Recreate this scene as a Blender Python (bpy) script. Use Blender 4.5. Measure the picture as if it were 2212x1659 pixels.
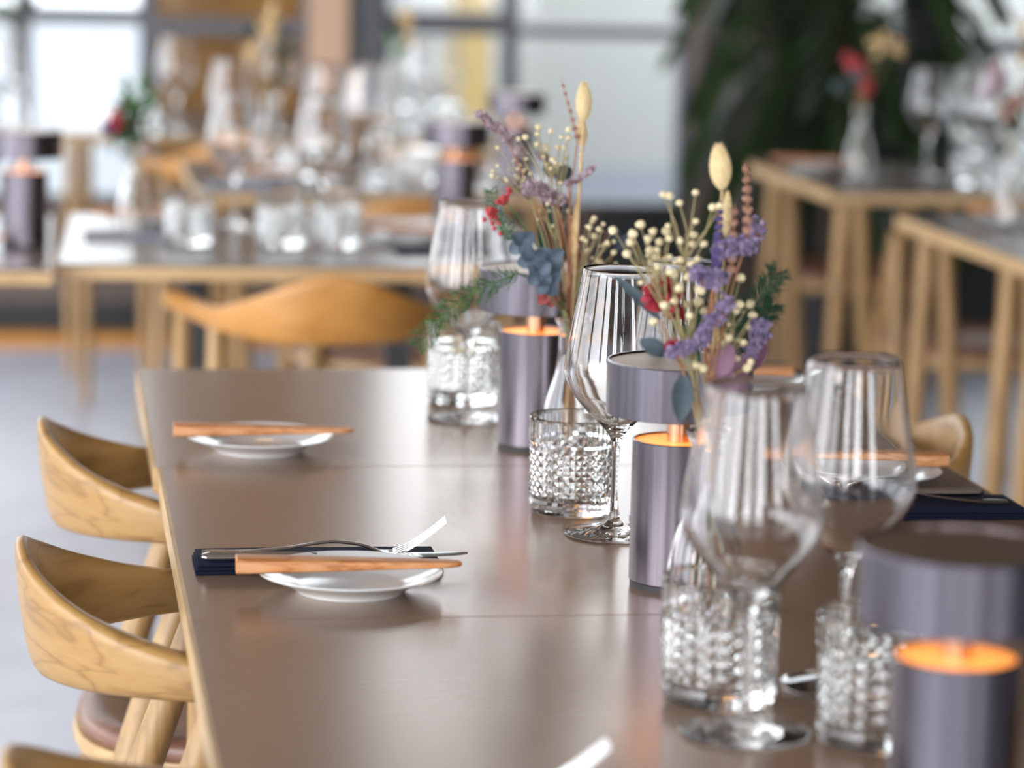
import bpy, math, random
from mathutils import Vector, Matrix
random.seed(7)
for o in list(bpy.data.objects): bpy.data.objects.remove(o)
sc = bpy.context.scene
COL = sc.collection
PI = math.pi
W_PX, H_PX, F_PX = 2212, 1659, 6500.0
YAW, PITCH, ROLL = .1532, .1534, .0228
CAM = Vector((0, 0, 1.2807))
TZ = .74

# ------------------------------------------------------------------ camera
fwd = Vector((math.sin(YAW)*math.cos(PITCH), math.cos(YAW)*math.cos(PITCH), -math.sin(PITCH)))
r0 = Vector((math.cos(YAW), -math.sin(YAW), 0)); u0 = r0.cross(fwd)
rgt = r0*math.cos(ROLL) + u0*math.sin(ROLL)
upv = -r0*math.sin(ROLL) + u0*math.cos(ROLL)
cd = bpy.data.cameras.new('camera'); cam = bpy.data.objects.new('camera', cd); COL.objects.link(cam)
cam.matrix_world = Matrix(((rgt.x, upv.x, -fwd.x, CAM.x), (rgt.y, upv.y, -fwd.y, CAM.y), (rgt.z, upv.z, -fwd.z, CAM.z), (0, 0, 0, 1)))
cd.sensor_width = 36; cd.lens = F_PX/W_PX*36; cd.clip_start = .05; cd.clip_end = 200
cd.dof.use_dof = True; cd.dof.focus_distance = 2.60; cd.dof.aperture_fstop = 3.8; cd.dof.aperture_blades = 0
sc.camera = cam

def at_y(x, y, Y):
    d = fwd + rgt*((x-W_PX/2)/F_PX) - upv*((y-H_PX/2)/F_PX)
    return CAM + d*(Y/d.y)

# ------------------------------------------------------------------ world, light, exposure
wd = bpy.data.worlds.new('daylight'); sc.world = wd; wd.use_nodes = True
nt = wd.node_tree; nt.nodes.clear()
wo = nt.nodes.new('ShaderNodeOutputWorld'); bg = nt.nodes.new('ShaderNodeBackground')
tc = nt.nodes.new('ShaderNodeTexCoord'); sx = nt.nodes.new('ShaderNodeSeparateXYZ'); rp = nt.nodes.new('ShaderNodeValToRGB')
nt.links.new(tc.outputs['Generated'], sx.inputs[0]); nt.links.new(sx.outputs['Z'], rp.inputs[0])
rp.color_ramp.elements[0].position = 0.0; rp.color_ramp.elements[0].color = (.66, .68, .72, 1)
rp.color_ramp.elements[1].position = .6; rp.color_ramp.elements[1].color = (.84, .91, 1.0, 1)
e = rp.color_ramp.elements.new(.08); e.color = (.95, .96, 1.0, 1)
nt.links.new(rp.outputs[0], bg.inputs['Color']); bg.inputs['Strength'].default_value = 3.0
mr = nt.nodes.new('ShaderNodeMapRange'); mr.inputs['From Min'].default_value = .1; mr.inputs['From Max'].default_value = -.8
mr.inputs['To Min'].default_value = 3.8; mr.inputs['To Max'].default_value = 15.0   # the sun side of the overcast sky lies behind the camera
nt.links.new(sx.outputs['Y'], mr.inputs['Value']); nt.links.new(mr.outputs[0], bg.inputs['Strength'])
nt.links.new(bg.outputs[0], wo.inputs['Surface'])

def portal(loc, rot, sx_, sy_):
    l = bpy.data.lights.new('window_portal', 'AREA'); l.shape = 'RECTANGLE'; l.size = sx_; l.size_y = sy_
    l.cycles.is_portal = True
    o = bpy.data.objects.new('window_portal', l); o.location = loc; o.rotation_euler = rot; COL.objects.link(o)
portal((0, 9.3, 1.75), (PI/2, 0, PI), 9.5, 2.6)      # back wall, facing -Y
portal((-3.1, 3.3, 1.5), (PI/2, 0, -PI/2), 9.0, 3.0)   # left wall, facing +X
portal((.5, -2.6, 1.5), (PI/2, 0, 0), 6.5, 2.6)       # behind camera, facing +Y

sc.view_settings.view_transform = 'Standard'; sc.view_settings.look = 'None'
sc.view_settings.gamma = 1; sc.view_settings.use_curve_mapping = False
sc.view_settings.exposure = 0.2
cy = sc.cycles
cy.use_denoising = True; cy.max_bounces = 20; cy.transmission_bounces = 18; cy.glossy_bounces = 8
cy.diffuse_bounces = 4; cy.transparent_max_bounces = 24; cy.sample_clamp_indirect = 5; cy.caustics_reflective = True
cy.caustics_refractive = True; cy.blur_glossy = .4

# ------------------------------------------------------------------ materials
def mat(name, col, rough=.5, metal=0., trans=0., ior=1.5, emit=None, es=0., spec=.5, coat=0., aniso=0., sheen=0.):
    m = bpy.data.materials.new(name); m.use_nodes = True
    b = m.node_tree.nodes['Principled BSDF']; i = b.inputs
    i['Base Color'].default_value = (*col, 1); i['Roughness'].default_value = rough; i['Metallic'].default_value = metal
    i['Transmission Weight'].default_value = trans; i['IOR'].default_value = ior; i['Specular IOR Level'].default_value = spec
    i['Coat Weight'].default_value = coat; i['Anisotropic'].default_value = aniso; i['Sheen Weight'].default_value = sheen
    if emit: i['Emission Color'].default_value = (*emit, 1); i['Emission Strength'].default_value = es
    return m

def vary(m, c1, c2, scale=(8, 8, 8), nscale=5., detail=4., bump=0., dist=0., rough=None):
    """colour varies with noise stretched in object space: procedural grain, speckle or weave"""
    t = m.node_tree; N = t.nodes; L = t.links; b = N['Principled BSDF']
    c = N.new('ShaderNodeTexCoord'); mp = N.new('ShaderNodeMapping'); mp.inputs['Scale'].default_value = scale
    n = N.new('ShaderNodeTexNoise'); n.inputs['Scale'].default_value = nscale; n.inputs['Detail'].default_value = detail
    n.inputs['Distortion'].default_value = dist
    r = N.new('ShaderNodeValToRGB'); r.color_ramp.elements[0].position = .3; r.color_ramp.elements[1].position = .7
    r.color_ramp.elements[0].color = (*c1, 1); r.color_ramp.elements[1].color = (*c2, 1)
    L.new(c.outputs['Object'], mp.inputs[0]); L.new(mp.outputs[0], n.inputs['Vector']); L.new(n.outputs['Fac'], r.inputs[0])
    L.new(r.outputs[0], b.inputs['Base Color'])
    if bump:
        bp = N.new('ShaderNodeBump'); bp.inputs['Strength'].default_value = bump; bp.inputs['Distance'].default_value = .001
        L.new(n.outputs['Fac'], bp.inputs['Height']); L.new(bp.outputs[0], b.inputs['Normal'])
    return m

def wood(name, c1, c2, c3, rough=.42, sc_=(1, 1, 1), ws=9., dist=6.):
    """oak: soft cathedral figure running along the horizontal plus fine pores"""
    m = mat(name, c2, rough); t = m.node_tree; N = t.nodes; L = t.links; b = N['Principled BSDF']
    c = N.new('ShaderNodeTexCoord'); mp = N.new('ShaderNodeMapping'); mp.inputs['Scale'].default_value = sc_
    n0 = N.new('ShaderNodeTexNoise'); n0.inputs['Scale'].default_value = ws; n0.inputs['Detail'].default_value = 3; n0.inputs['Distortion'].default_value = .6
    mu = N.new('ShaderNodeMath'); mu.operation = 'MULTIPLY'; mu.inputs[1].default_value = dist
    fr = N.new('ShaderNodeMath'); fr.operation = 'PINGPONG'; fr.inputs[1].default_value = 1
    r = N.new('ShaderNodeValToRGB'); r.color_ramp.elements[0].color = (*c1, 1); r.color_ramp.elements[1].color = (*c3, 1)
    e = r.color_ramp.elements.new(.30); e.color = (*c2, 1)
    mp2 = N.new('ShaderNodeMapping'); mp2.inputs['Scale'].default_value = (sc_[0]*30, sc_[1]*30, sc_[2]*60)
    n = N.new('ShaderNodeTexNoise'); n.inputs['Scale'].default_value = 1; n.inputs['Detail'].default_value = 3
    mx = N.new('ShaderNodeMixRGB'); mx.blend_type = 'MULTIPLY'; mx.inputs[0].default_value = .22
    r2 = N.new('ShaderNodeValToRGB'); r2.color_ramp.elements[0].position = .3; r2.color_ramp.elements[0].color = (.6, .5, .4, 1)
    r2.color_ramp.elements[1].position = .6; r2.color_ramp.elements[1].color = (1, 1, 1, 1)
    L.new(c.outputs['Object'], mp.inputs[0]); L.new(mp.outputs[0], n0.inputs['Vector']); L.new(n0.outputs['Fac'], mu.inputs[0])
    L.new(mu.outputs[0], fr.inputs[0]); L.new(fr.outputs[0], r.inputs[0])
    L.new(c.outputs['Object'], mp2.inputs[0]); L.new(mp2.outputs[0], n.inputs['Vector']); L.new(n.outputs['Fac'], r2.inputs[0])
    L.new(r.outputs[0], mx.inputs[1]); L.new(r2.outputs[0], mx.inputs[2]); L.new(mx.outputs[0], b.inputs['Base Color'])
    return m

M = {}
M['oak'] = wood('oak', (.25, .135, .042), (.345, .195, .062), (.365, .215, .074), .38, (1.2, 1.2, 5), 4.5, 13)
M['oak_leg'] = wood('oak_leg', (.27, .155, .055), (.33, .195, .073), (.37, .225, .09), .4, (4, 4, .6), 9, 10)
M['oak_edge'] = wood('oak_edge', (.40, .25, .11), (.46, .30, .135), (.50, .335, .16), .45, (1, 1, 6), 4, 10)
M['oak_orange'] = wood('oak_orange', (.38, .165, .030), (.43, .195, .038), (.46, .215, .048), .38, (1, 1, 4), 4, 8)
M['olive_wood'] = wood('olive_wood', (.33, .115, .03), (.48, .195, .06), (.53, .26, .11), .42, (1, 4, 6), 14, 9)
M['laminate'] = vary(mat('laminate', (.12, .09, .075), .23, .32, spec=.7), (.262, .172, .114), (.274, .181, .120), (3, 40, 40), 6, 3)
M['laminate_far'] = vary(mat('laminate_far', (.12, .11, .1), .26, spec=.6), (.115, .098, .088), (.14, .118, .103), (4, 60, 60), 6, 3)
M['under'] = mat('plywood_dark', (.10, .07, .05), .7)
M['leather'] = vary(mat('leather', (.16, .075, .045), .38, spec=.5), (.15, .07, .045), (.20, .095, .06), (1, 1, 1), 60, 5, .3)
M['glass'] = mat('clear_glass', (1, 1, 1), 0., trans=1., ior=1.5)
M['cutglass'] = mat('pressed_glass', (.985, 1, .995), .01, trans=1., ior=1.5)
M['gunmetal'] = vary(mat('gunmetal', (.3, .29, .31), .27, 1.), (.135, .122, .140), (.175, .160, .185), (90, 90, 1), 3, 2)
M['lamp_top'] = mat('lamp_top', (.34, .235, .155), .38, 1.)
M['copper'] = mat('copper_stem', (.72, .42, .26), .28, 1.)
M['lamp_deck'] = mat('brushed_copper_deck', (.72, .46, .22), .5, .6)
M['rubber'] = mat('black_rubber', (.012, .012, .014), .6)
M['led'] = mat('warm_led', (1, .7, .4), .5, emit=(1, .50, .15), es=4.5)
M['porcelain'] = mat('porcelain', (.70, .72, .72), .16, spec=.5, coat=.3)
M['steel'] = mat('polished_steel', (.62, .61, .60), .16, 1.)
M['napkin'] = vary(mat('navy_napkin', (.010, .013, .035), .95, spec=.15), (.006, .008, .022), (.010, .013, .032), (1, 1, 1), 900, 1, .4)
M['napkin_light'] = mat('grey_napkin', (.32, .35, .42), .9)
M['floor'] = vary(mat('screed', (.4, .41, .46), .38), (.42, .435, .50), (.52, .535, .61), (1, 1, 1), 7, 6)
M['taupe'] = vary(mat('taupe_panel', (.085, .062, .052), .6), (.08, .058, .048), (.092, .068, .057), (1, 1, 1), 4, 3)
M['pillar'] = vary(mat('pillar_plaster', (.15, .115, .095), .7), (.085, .062, .050), (.10, .074, .060), (1, 1, 1), 3, 3)
M['black'] = mat('black_lacquer', (.010, .012, .013), .4)
M['frame'] = mat('window_steel', (.085, .088, .10), .5)
M['ceiling'] = mat('ceiling_plaster', (.42, .32, .24), .8)
M['wall'] = mat('wall_plaster', (.42, .34, .27), .8)
M['dark_wall'] = vary(mat('dark_brown_plaster', (.06, .045, .035), .8), (.055, .040, .032), (.07, .052, .040), (1, 1, 1), 3, 3)
M['slat'] = wood('slat_wood', (.36, .15, .022), (.44, .19, .03), (.50, .23, .04), .5, (1, 1, 1), 8, 2)
M['slatback'] = mat('dark_stained_board', (.03, .016, .007), .8)
M['tan'] = mat('tan_panel', (.50, .33, .22), .6)
M['facade'] = mat('pale_render', (.150, .146, .136), .8)
M['ochre'] = mat('ochre_render', (.16, .105, .03), .8)
M['ground'] = mat('pavement', (.12, .12, .125), .8)
M['straw'] = vary(mat('straw', (.70, .52, .28), .7), (.50, .34, .15), (.66, .49, .26), (1, 1, 1), 120, 2)
M['cream'] = vary(mat('cream_bloom', (.82, .70, .45), .8), (.60, .45, .22), (.72, .58, .34), (1, 1, 1), 300, 2)
M['cream2'] = mat('breath_bloom', (.66, .56, .34), .8)
M['twig'] = mat('olive_twig', (.30, .25, .12), .7)
M['redtwig'] = mat('red_twig', (.32, .13, .06), .7)
M['purple'] = vary(mat('statice_purple', (.36, .30, .52), .8), (.10, .075, .17), (.34, .27, .40), (1, 1, 1), 160, 2)
M['mauve'] = vary(mat('statice_mauve', (.42, .30, .36), .8), (.18, .09, .09), (.48, .39, .44), (1, 1, 1), 160, 2)
M['violet'] = mat('lavender_violet', (.065, .048, .15), .8)
M['brown'] = mat('dried_brown', (.30, .155, .11), .8)
M['red'] = vary(mat('red_petals', (.45, .02, .04), .7), (.20, .008, .02), (.42, .02, .04), (1, 1, 1), 200, 2)
M['redberry'] = mat('red_berries', (.38, .035, .04), .6)
M['blue'] = vary(mat('slate_blue_petals', (.12, .17, .25), .7), (.05, .075, .105), (.09, .125, .165), (1, 1, 1), 120, 2)
M['euca'] = vary(mat('eucalyptus', (.08, .12, .14), .6), (.04, .058, .07), (.07, .105, .12), (1, 1, 1), 60, 2)
M['mauveleaf'] = mat('mauve_leaf', (.17, .075, .12), .6)
M['redleaf'] = mat('red_leaf', (.34, .07, .07), .6)
M['green'] = vary(mat('fern_green', (.035, .13, .035), .7), (.02, .09, .025), (.07, .19, .05), (1, 1, 1), 80, 2)
M['dgreen'] = mat('deep_green', (.01, .055, .025), .6)
M['palm'] = vary(mat('palm_green', (.02, .045, .014), .55), (.008, .022, .006), (.022, .050, .010), (1, 1, 1), 6, 2)
M['palmtrunk'] = mat('palm_trunk', (.05, .035, .02), .9)
M['clay'] = mat('planter_clay', (.03, .03, .03), .7)
M['bluecloth'] = mat('blue_cloth', (.05, .08, .16), .9)
# window pane: thin architectural glass
def thin_glass():
    m = bpy.data.materials.new('window_glass'); m.use_nodes = True; t = m.node_tree; t.nodes.clear()
    o = t.nodes.new('ShaderNodeOutputMaterial'); mx = t.nodes.new('ShaderNodeMixShader'); tr = t.nodes.new('ShaderNodeBsdfTransparent')
    gl = t.nodes.new('ShaderNodeBsdfGlossy'); fr = t.nodes.new('ShaderNodeFresnel'); gl.inputs['Roughness'].default_value = .02
    fr.inputs['IOR'].default_value = 1.35; tr.inputs['Color'].default_value = (.95, .97, .97, 1)
    t.links.new(fr.outputs[0], mx.inputs[0]); t.links.new(tr.outputs[0], mx.inputs[1]); t.links.new(gl.outputs[0], mx.inputs[2])
    t.links.new(mx.outputs[0], o.inputs[0]); return m
M['pane'] = thin_glass()

# ------------------------------------------------------------------ mesh kit
class MB:
    def __init__(s): s.v = []; s.f = []
    def add(s, vs, fs):
        k = len(s.v); s.v += [tuple(p) for p in vs]; s.f += [tuple(i+k for i in f) for f in fs]; return s
    def box(s, x0, x1, y0, y1, z0, z1, bev=0.):
        if bev <= 0:
            vs = [(x, y, z) for z in (z0, z1) for y in (y0, y1) for x in (x0, x1)]
            return s.add(vs, [(0, 2, 3, 1), (4, 5, 7, 6), (0, 1, 5, 4), (2, 6, 7, 3), (0, 4, 6, 2), (1, 3, 7, 5)])
        b = min(bev, (x1-x0)/2.01, (y1-y0)/2.01, (z1-z0)/2.01)
        # stacked rounded rectangles
        rings = []
        n = 3
        for (z, ins) in [(z0, b), (z0+b*.3, b*.3), (z0+b, 0), (z1-b, 0), (z1-b*.3, b*.3), (z1, b)]:
            ring = []
            for cx, cy_, a0 in ((x1-b, y1-b, 0), (x0+b, y1-b, 90), (x0+b, y0+b, 180), (x1-b, y0+b, 270)):
                for i in range(n+1):
                    a = math.radians(a0+90*i/n); rr = b-ins
                    ring.append((cx+rr*math.cos(a), cy_+rr*math.sin(a), z))
            rings.append(ring)
        return s.rings(rings)
    def rings(s, rings, cap=True, closed=True):
        m = len(rings[0]); vs = [p for r in rings for p in r]; fs = []
        for i in range(len(rings)-1):
            for j in range(m if closed else m-1):
                a = i*m+j; b = i*m+(j+1) % m
                fs.append((a, b, b+m, a+m))
        if cap:
            fs.append(tuple(range(m-1, -1, -1))); k = (len(rings)-1)*m; fs.append(tuple(range(k, k+m)))
        return s.add(vs, fs)
    def lathe(s, prof, seg=48, c=(0, 0, 0)):
        vs = []; fs = []; idx = []
        for r, z in prof:
            if r < 1e-6: idx.append([len(vs)]*seg); vs.append((c[0], c[1], c[2]+z))
            else:
                k = len(vs); idx.append(list(range(k, k+seg)))
                vs += [(c[0]+r*math.cos(2*PI*j/seg), c[1]+r*math.sin(2*PI*j/seg), c[2]+z) for j in range(seg)]
        for i in range(len(prof)-1):
            for j in range(seg):
                a, b = idx[i][j], idx[i][(j+1) % seg]; d, e_ = idx[i+1][j], idx[i+1][(j+1) % seg]
                q = []
                for t in (a, b, e_, d):
                    if t not in q: q.append(t)
                if len(q) >= 3: fs.append(tuple(q))
        return s.add(vs, fs)
    def tube(s, pts, rad, seg=8):
        pts = [Vector(p) for p in pts]; n = len(pts)
        if not hasattr(rad, '__len__'): rad = [rad]*n
        rings = []; prev = None
        for i, p in enumerate(pts):
            t = (pts[min(i+1, n-1)]-pts[max(i-1, 0)]).normalized()
            if prev is None:
                a = Vector((0, 0, 1)) if abs(t.z) < .9 else Vector((1, 0, 0)); u = t.cross(a).normalized()
            else:
                u = (prev - t*prev.dot(t)).normalized()
            prev = u; w = t.cross(u)
            rings.append([tuple(p+(u*math.cos(2*PI*j/seg)+w*math.sin(2*PI*j/seg))*rad[i]) for j in range(seg)])
        return s.rings(rings)
    def blob(s, c, r, sq=(1, 1, 1), n=5, m=7, jit=0.):
        c = Vector(c); prof = []
        vs = [(c.x, c.y, c.z-r*sq[2])]; fs = []
        for i in range(1, n):
            a = PI*i/n
            for j in range(m):
                k = 1+random.uniform(-jit, jit)
                vs.append((c.x+r*sq[0]*k*math.sin(a)*math.cos(2*PI*j/m), c.y+r*sq[1]*k*math.sin(a)*math.sin(2*PI*j/m), c.z-r*sq[2]*k*math.cos(a)))
        vs.append((c.x, c.y, c.z+r*sq[2])); e_ = len(vs)-1
        for j in range(m):
            fs.append((0, 1+(j+1) % m, 1+j)); fs.append((e_, e_-m+j, e_-m+(j+1) % m))
        for i in range(n-2):
            for j in range(m):
                a = 1+i*m+j; b = 1+i*m+(j+1) % m; fs.append((a, b, b+m, a+m))
        return s.add(vs, fs)
    def petal(s, base, tip, width, nrm, cup=.25, n=6, th=.00025):
        """a leaf or petal: rounded outline, cupped across, with real thickness"""
        base = Vector(base); tip = Vector(tip); d = tip-base; L = d.length; d.normalize()
        nrm = Vector(nrm); side = d.cross(nrm).normalized(); nn = side.cross(d).normalized()
        rows = []
        for i in range(n+1):
            t = i/n; w = width*.5*math.sin(PI*(.06+.90*t))**.75
            sag = cup*L*.5*(t*t)
            rows.append([base+d*(L*t)+side*(w*k)+nn*(abs(k)*w*cup*1.2-sag) for k in (-1, -.5, 0, .5, 1)])
        vs = []; fs = []
        for lay in (0, 1):
            for r in rows: vs += [tuple(p+nn*(th*lay)) for p in r]
        m = 5; K = len(rows)*m
        for i in range(n):
            for j in range(4):
                a = i*m+j; fs.append((a, a+m, a+m+1, a+1)); a += K; fs.append((a, a+1, a+m+1, a+m))
        per = [i*m for i in range(n+1)] + [n*m+j for j in range(1, 5)] + [i*m+4 for i in range(n-1, -1, -1)] + [j for j in range(3, 0, -1)]
        for i in range(len(per)):
            a, b = per[i], per[(i+1) % len(per)]; fs.append((b, a, a+K, b+K))
        return s.add(vs, fs)
    def mesh(s, name, m, smooth=True, angle=35):
        me = bpy.data.meshes.new(name); me.from_pydata(s.v, [], s.f); me.update()
        me.materials.append(m)
        if smooth:
            me.polygons.foreach_set('use_smooth', [True]*len(me.polygons))
            if angle is not None:
                try: me.set_sharp_from_angle(angle=math.radians(angle))
                except Exception: pass
        return me
    def build(s, name, m, parent=None, smooth=True, angle=35, loc=None):
        o = bpy.data.objects.new(name, s.mesh(name, m, smooth, angle)); COL.objects.link(o)
        if parent: o.parent = parent
        if loc: o.location = loc
        return o

def tag(o, label=None, cat=None, group=None, kind=None):
    if label: o['label'] = label
    if cat: o['category'] = cat
    if group: o['group'] = group
    if kind: o['kind'] = kind
    return o
def thing(name, label, cat, loc=(0, 0, 0), rz=0., group=None):
    o = bpy.data.objects.new(name, None); o.empty_display_size = .05; COL.objects.link(o)
    o.location = loc; o.rotation_euler = (0, 0, rz)
    return tag(o, label, cat, group)
KIDS = {}
def kids(o): return [c for c in COL.objects if c.parent == o]
def dup(o, loc, rz, label, group=None, drop=()):
    r = o.copy(); COL.objects.link(r); r.location = loc; r.rotation_euler = (0, 0, rz); r['label'] = label
    if group: r['group'] = group
    for c in kids(o):
        if c.name.split('.')[0] in drop: continue
        d = c.copy(); COL.objects.link(d); d.parent = r
        for g in kids(c):
            h = g.copy(); COL.objects.link(h); h.parent = d
    return r
def structure(o): o['kind'] = 'structure'; return o
def crom(P, n=6):
    """Catmull-Rom through tuples of any length"""
    out = []; P = [Vector(p) for p in P] if len(P[0]) <= 3 else [tuple(p) for p in P]
    Q = [tuple(p) for p in P]
    for i in range(len(Q)-1):
        a, b, c, d = Q[max(i-1, 0)], Q[i], Q[i+1], Q[min(i+2, len(Q)-1)]
        for k in range(n):
            t = k/n
            out.append(tuple(.5*((2*b[j])+(-a[j]+c[j])*t+(2*a[j]-5*b[j]+4*c[j]-d[j])*t*t+(-a[j]+3*b[j]-3*c[j]+d[j])*t**3) for j in range(len(b))))
    out.append(Q[-1]); return out

# ------------------------------------------------------------------ the room
RX0, RX1, RY0, RY1, RH = -3.0, 5.2, -2.5, 9.0, 3.2
structure(MB().box(RX0-.2, RX1+.2, RY0-.2, RY1+.2, -.1, 0).build('floor', M['floor']))
structure(MB().box(RX0-.2, RX1+.2, RY0-.2, RY1+.2, RH, RH+.1).build('ceiling', M['ceiling']))
wb = MB(); wb.box(RX0, 1.64, RY1, RY1+.2, .12, .42); wb.box(RX0, RX1, RY1, RY1+.2, 2.95, RH)
structure(wb.build('wall_back', M['taupe'], smooth=False))
structure(MB().box(1.64, RX1, RY1, RY1+.2, .0, .42).build('trim_1', M['black'], smooth=False))       # black plinth under the right windows
bb = MB(); bb.box(RX0, 1.64, RY1, RY1+.2, 0, .12)
structure(bb.build('baseboard_back', M['black'], smooth=False))
structure(MB().box(RX0, 1.64, RY1-.12, RY1-.001, 0, .035, .004).build('trim_2', M['oak_orange']))
# right wall, solid and dark; left wall and the wall behind the camera with big windows
structure(MB().box(RX1, RX1+.2, RY0-.2, RY1+.2, 0, RH).build('wall_right', M['dark_wall'], smooth=False))
wl = MB(); wl.box(RX0-.2, RX0, RY0, RY1, 0, .1); wl.box(RX0-.2, RX0, RY0, RY1, 3.0, RH)
for y in (RY0, -.35, 1.8, 3.95, 6.1, RY1-.2): wl.box(RX0-.2, RX0, y-.05, y+.25, .1, 3.0)
structure(wl.build('wall_left', M['wall'], smooth=False))
wf = MB(); wf.box(RX0-.2, RX1+.2, RY0-.2, RY0, 0, .25); wf.box(RX0-.2, RX1+.2, RY0-.2, RY0, 2.8, RH)
for a, b in ((RX0-.2, -1.9), (-1.0, -.15), (.85, 2.4), (3.3, RX1+.2)): wf.box(a, b, RY0-.2, RY0, .25, 2.8)
for x in (-1.45, .35, 2.85): wf.box(x-.02, x+.02, RY0-.13, RY0-.07, .25, 2.8)
structure(wf.build('wall_front', M['wall'], smooth=False))

WN = [0]
def window(x0, x1, zs, fw=.02, bars=(), pane=True, bh=.045):
    """back wall window between x0 and x1; zs = horizontal bars (z0,z1)"""
    WN[0] += 1
    m = MB(); m.box(x0, x0+fw, RY1+.02, RY1+.10, .42, 2.95); m.box(x1-fw, x1, RY1+.02, RY1+.10, .42, 2.95)
    for a, b in zs: m.box(x0+fw, x1-fw, RY1+.02, RY1+.10, a, b)
    for a, b in bars: m.box(a, b, RY1+.025, RY1+.095, .42, 2.95)
    o = structure(m.build('window_%d' % WN[0], M['frame'], smooth=False))
    if pane: MB().box(x0+fw, x1-fw, RY1+.05, RY1+.06, .43, 2.94).build('pane', M['pane'], o, smooth=False)
    return o
HB = [(.42, .44), (.945, .995), (2.0, 2.05), (2.9, 2.95)]
window(-3.0, -1.5, HB); window(-1.5, -.09, HB); window(-.09, .285, HB, .03)
window(.285, .755, [(.42, .44), (.918, .968), (2.0, 2.05), (2.9, 2.95)], .02)
structure(MB().box(.755, .865, RY1-.06, RY1+.10, .42, 2.95).build('trim_3', M['tan']))
structure(MB().box(.865, .975, RY1-.02, RY1+.10, .42, 2.95).build('trim_4', M['frame']))
window(.975, 1.365, [(.42, .44), (.932, .998), (2.0, 2.05), (2.9, 2.95)], .02)
window(1.365, 1.915, [(.42, .43), (.930, .962), (2.0, 2.05), (2.9, 2.95)], .025)
structure(MB().box(1.915, 2.16, RY1-.10, RY1+.12, .0, 2.95, .01).build('trim_5', M['pillar']))
structure(MB().box(2.16, 2.43, RY1, RY1+.12, .42, 2.95).build('trim_6', M['black']))
window(2.43, 2.60, [(.42, .44), (.86, .955), (2.0, 2.05), (2.9, 2.95)], .015)
structure(MB().box(2.43, 2.60, RY1-.03, RY1-.005, .42, .90).build('trim_9', M['black'], smooth=False))
structure(MB().box(2.60, 2.745, RY1, RY1+.12, .42, 2.95).build('trim_7', M['black']))
window(2.745, 3.9, [(.42, .44), (.90, .945), (2.0, 2.05), (2.9, 2.95)], .015)
window(3.9, 5.2, HB, .03)
structure(MB().box(2.16, 5.2, RY1-.03, RY1-.005, 1.35, RH).build('window_blocker', M['black'], smooth=False))   # unseen dark panel over the right windows, added to darken the table reflections

# ------------------------------------------------------------------ outside
tag(MB().box(-30, 30, 9.2, 45, -.25, -.12).build('pavement', M['ground'], smooth=False), kind='structure')
tag(MB().box(-40, -3.3, -30, 45, -.25, -.12).build('pavement', M['ground'], smooth=False), kind='structure')
tag(MB().box(-3.3, 30, -30, -2.8, -.25, -.12).build('pavement', M['ground'], smooth=False), kind='structure')
sl = MB()
for i in range(17):
    x = .27+i*.0315
    sl.box(x, x+.024, 9.34, 9.36, -.12, 3.1)

scr = thing('slatted_timber_screen', 'warm brown vertical timber slat screen outside the window behind the left tables', 'screen')
sl.build('slats', M['slat'], scr, smooth=False)
MB().box(.262, .815, 9.361, 9.40, -.12, 3.1).build('backing_board', M['slatback'], scr, smooth=False)
bd = thing('building', 'pale rendered building seen through the tall right-hand window panes', 'building', (0, 0, 0))
MB().box(1.85, 9.5, 15, 19, -.12, 1.75, .02).build('facade', M['facade'], bd)
MB().box(1.9, 9.4, 14.96, 15.0, -.12, .05).build('plinth', M['frame'], bd)
b2 = MB(); b2.box(1.90, 2.02, 14.0, 14.6, -.12, 2.2)
tag(b2.build('post', M['ochre'], smooth=False), 'yellow ochre post outside the window left of the black mullion', 'post')

# ------------------------------------------------------------------ tables
PED = 'pedestal'
def table(x0, x1, y0, y1, label, legs, top=None, rz=0., group='oak edged dining tables', ht=TZ):
    cx, cy_ = (x0+x1)/2, (y0+y1)/2; hx, hy = (x1-x0)/2, (y1-y0)/2
    t = thing('dining_table', label, 'table', (cx, cy_, 0), rz, group)
    e = .0035
    MB().box(-hx+e, hx-e, -hy+.0006, hy-.0006, ht-.006, ht).build('laminate_top', top or M['laminate'], t, smooth=False)
    # oak lipping runs round the core, flush with the laminate
    m = MB(); m.box(-hx, -hx+e, -hy, hy, ht-.026, ht-.0003); m.box(hx-e, hx, -hy, hy, ht-.026, ht-.0003)
    m.box(-hx+e, hx-e, -hy, hy, ht-.026, ht-.0065)
    m.build('oak_edge', M['oak_edge'], t, smooth=False)
    if legs == PED:
        for px in ((-.17, .17) if cx > 0 else (-.25,)):
            MB().box(px-.022, px+.022, -.022, .022, .012, ht-.026, .003).build('column', M['black'], t)
            MB().box(px-.10, px+.10, -.20, .20, 0, .012, .003).build('foot_plate', M['black'], t)
        legs = []
    for lx, ly, sx_, sy_ in legs:
        a = Vector((lx-cx, ly-cy_, ht-.026)); b = Vector((lx-cx+sx_, ly-cy_+sy_, 0))
        MB().tube([a, a.lerp(b, .4), b], [.017, .019, .012], 14).build('leg', M['oak_leg'], t)
    return t
TX0, TX1 = .102, .902
def near_legs(y0, y1):
    return [(TX0+.045, y1-.08, .0, .02), (TX1-.045, y0+.085 if y0 < 2.9 else y1-.12, 0, -.02), (.475, y0+.12, 0, -.05), (.53, y1-.12, 0, .05)]
S = [1.628, 2.278, 2.928, 3.578]
labs = ['long brown topped table section nearest the camera, under the blurred tumblers', 'brown topped middle table section carrying the navy napkin and fork', 'brown topped table section at the far end, beyond the seam']
for i in range(3):
    dx = (.0, 0, -.004)[i]
    table(TX0+dx, TX1+dx, S[i], S[i+1]-.0012, labs[i], near_legs(S[i], S[i+1]), group='tables pushed together in the foreground')
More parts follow.
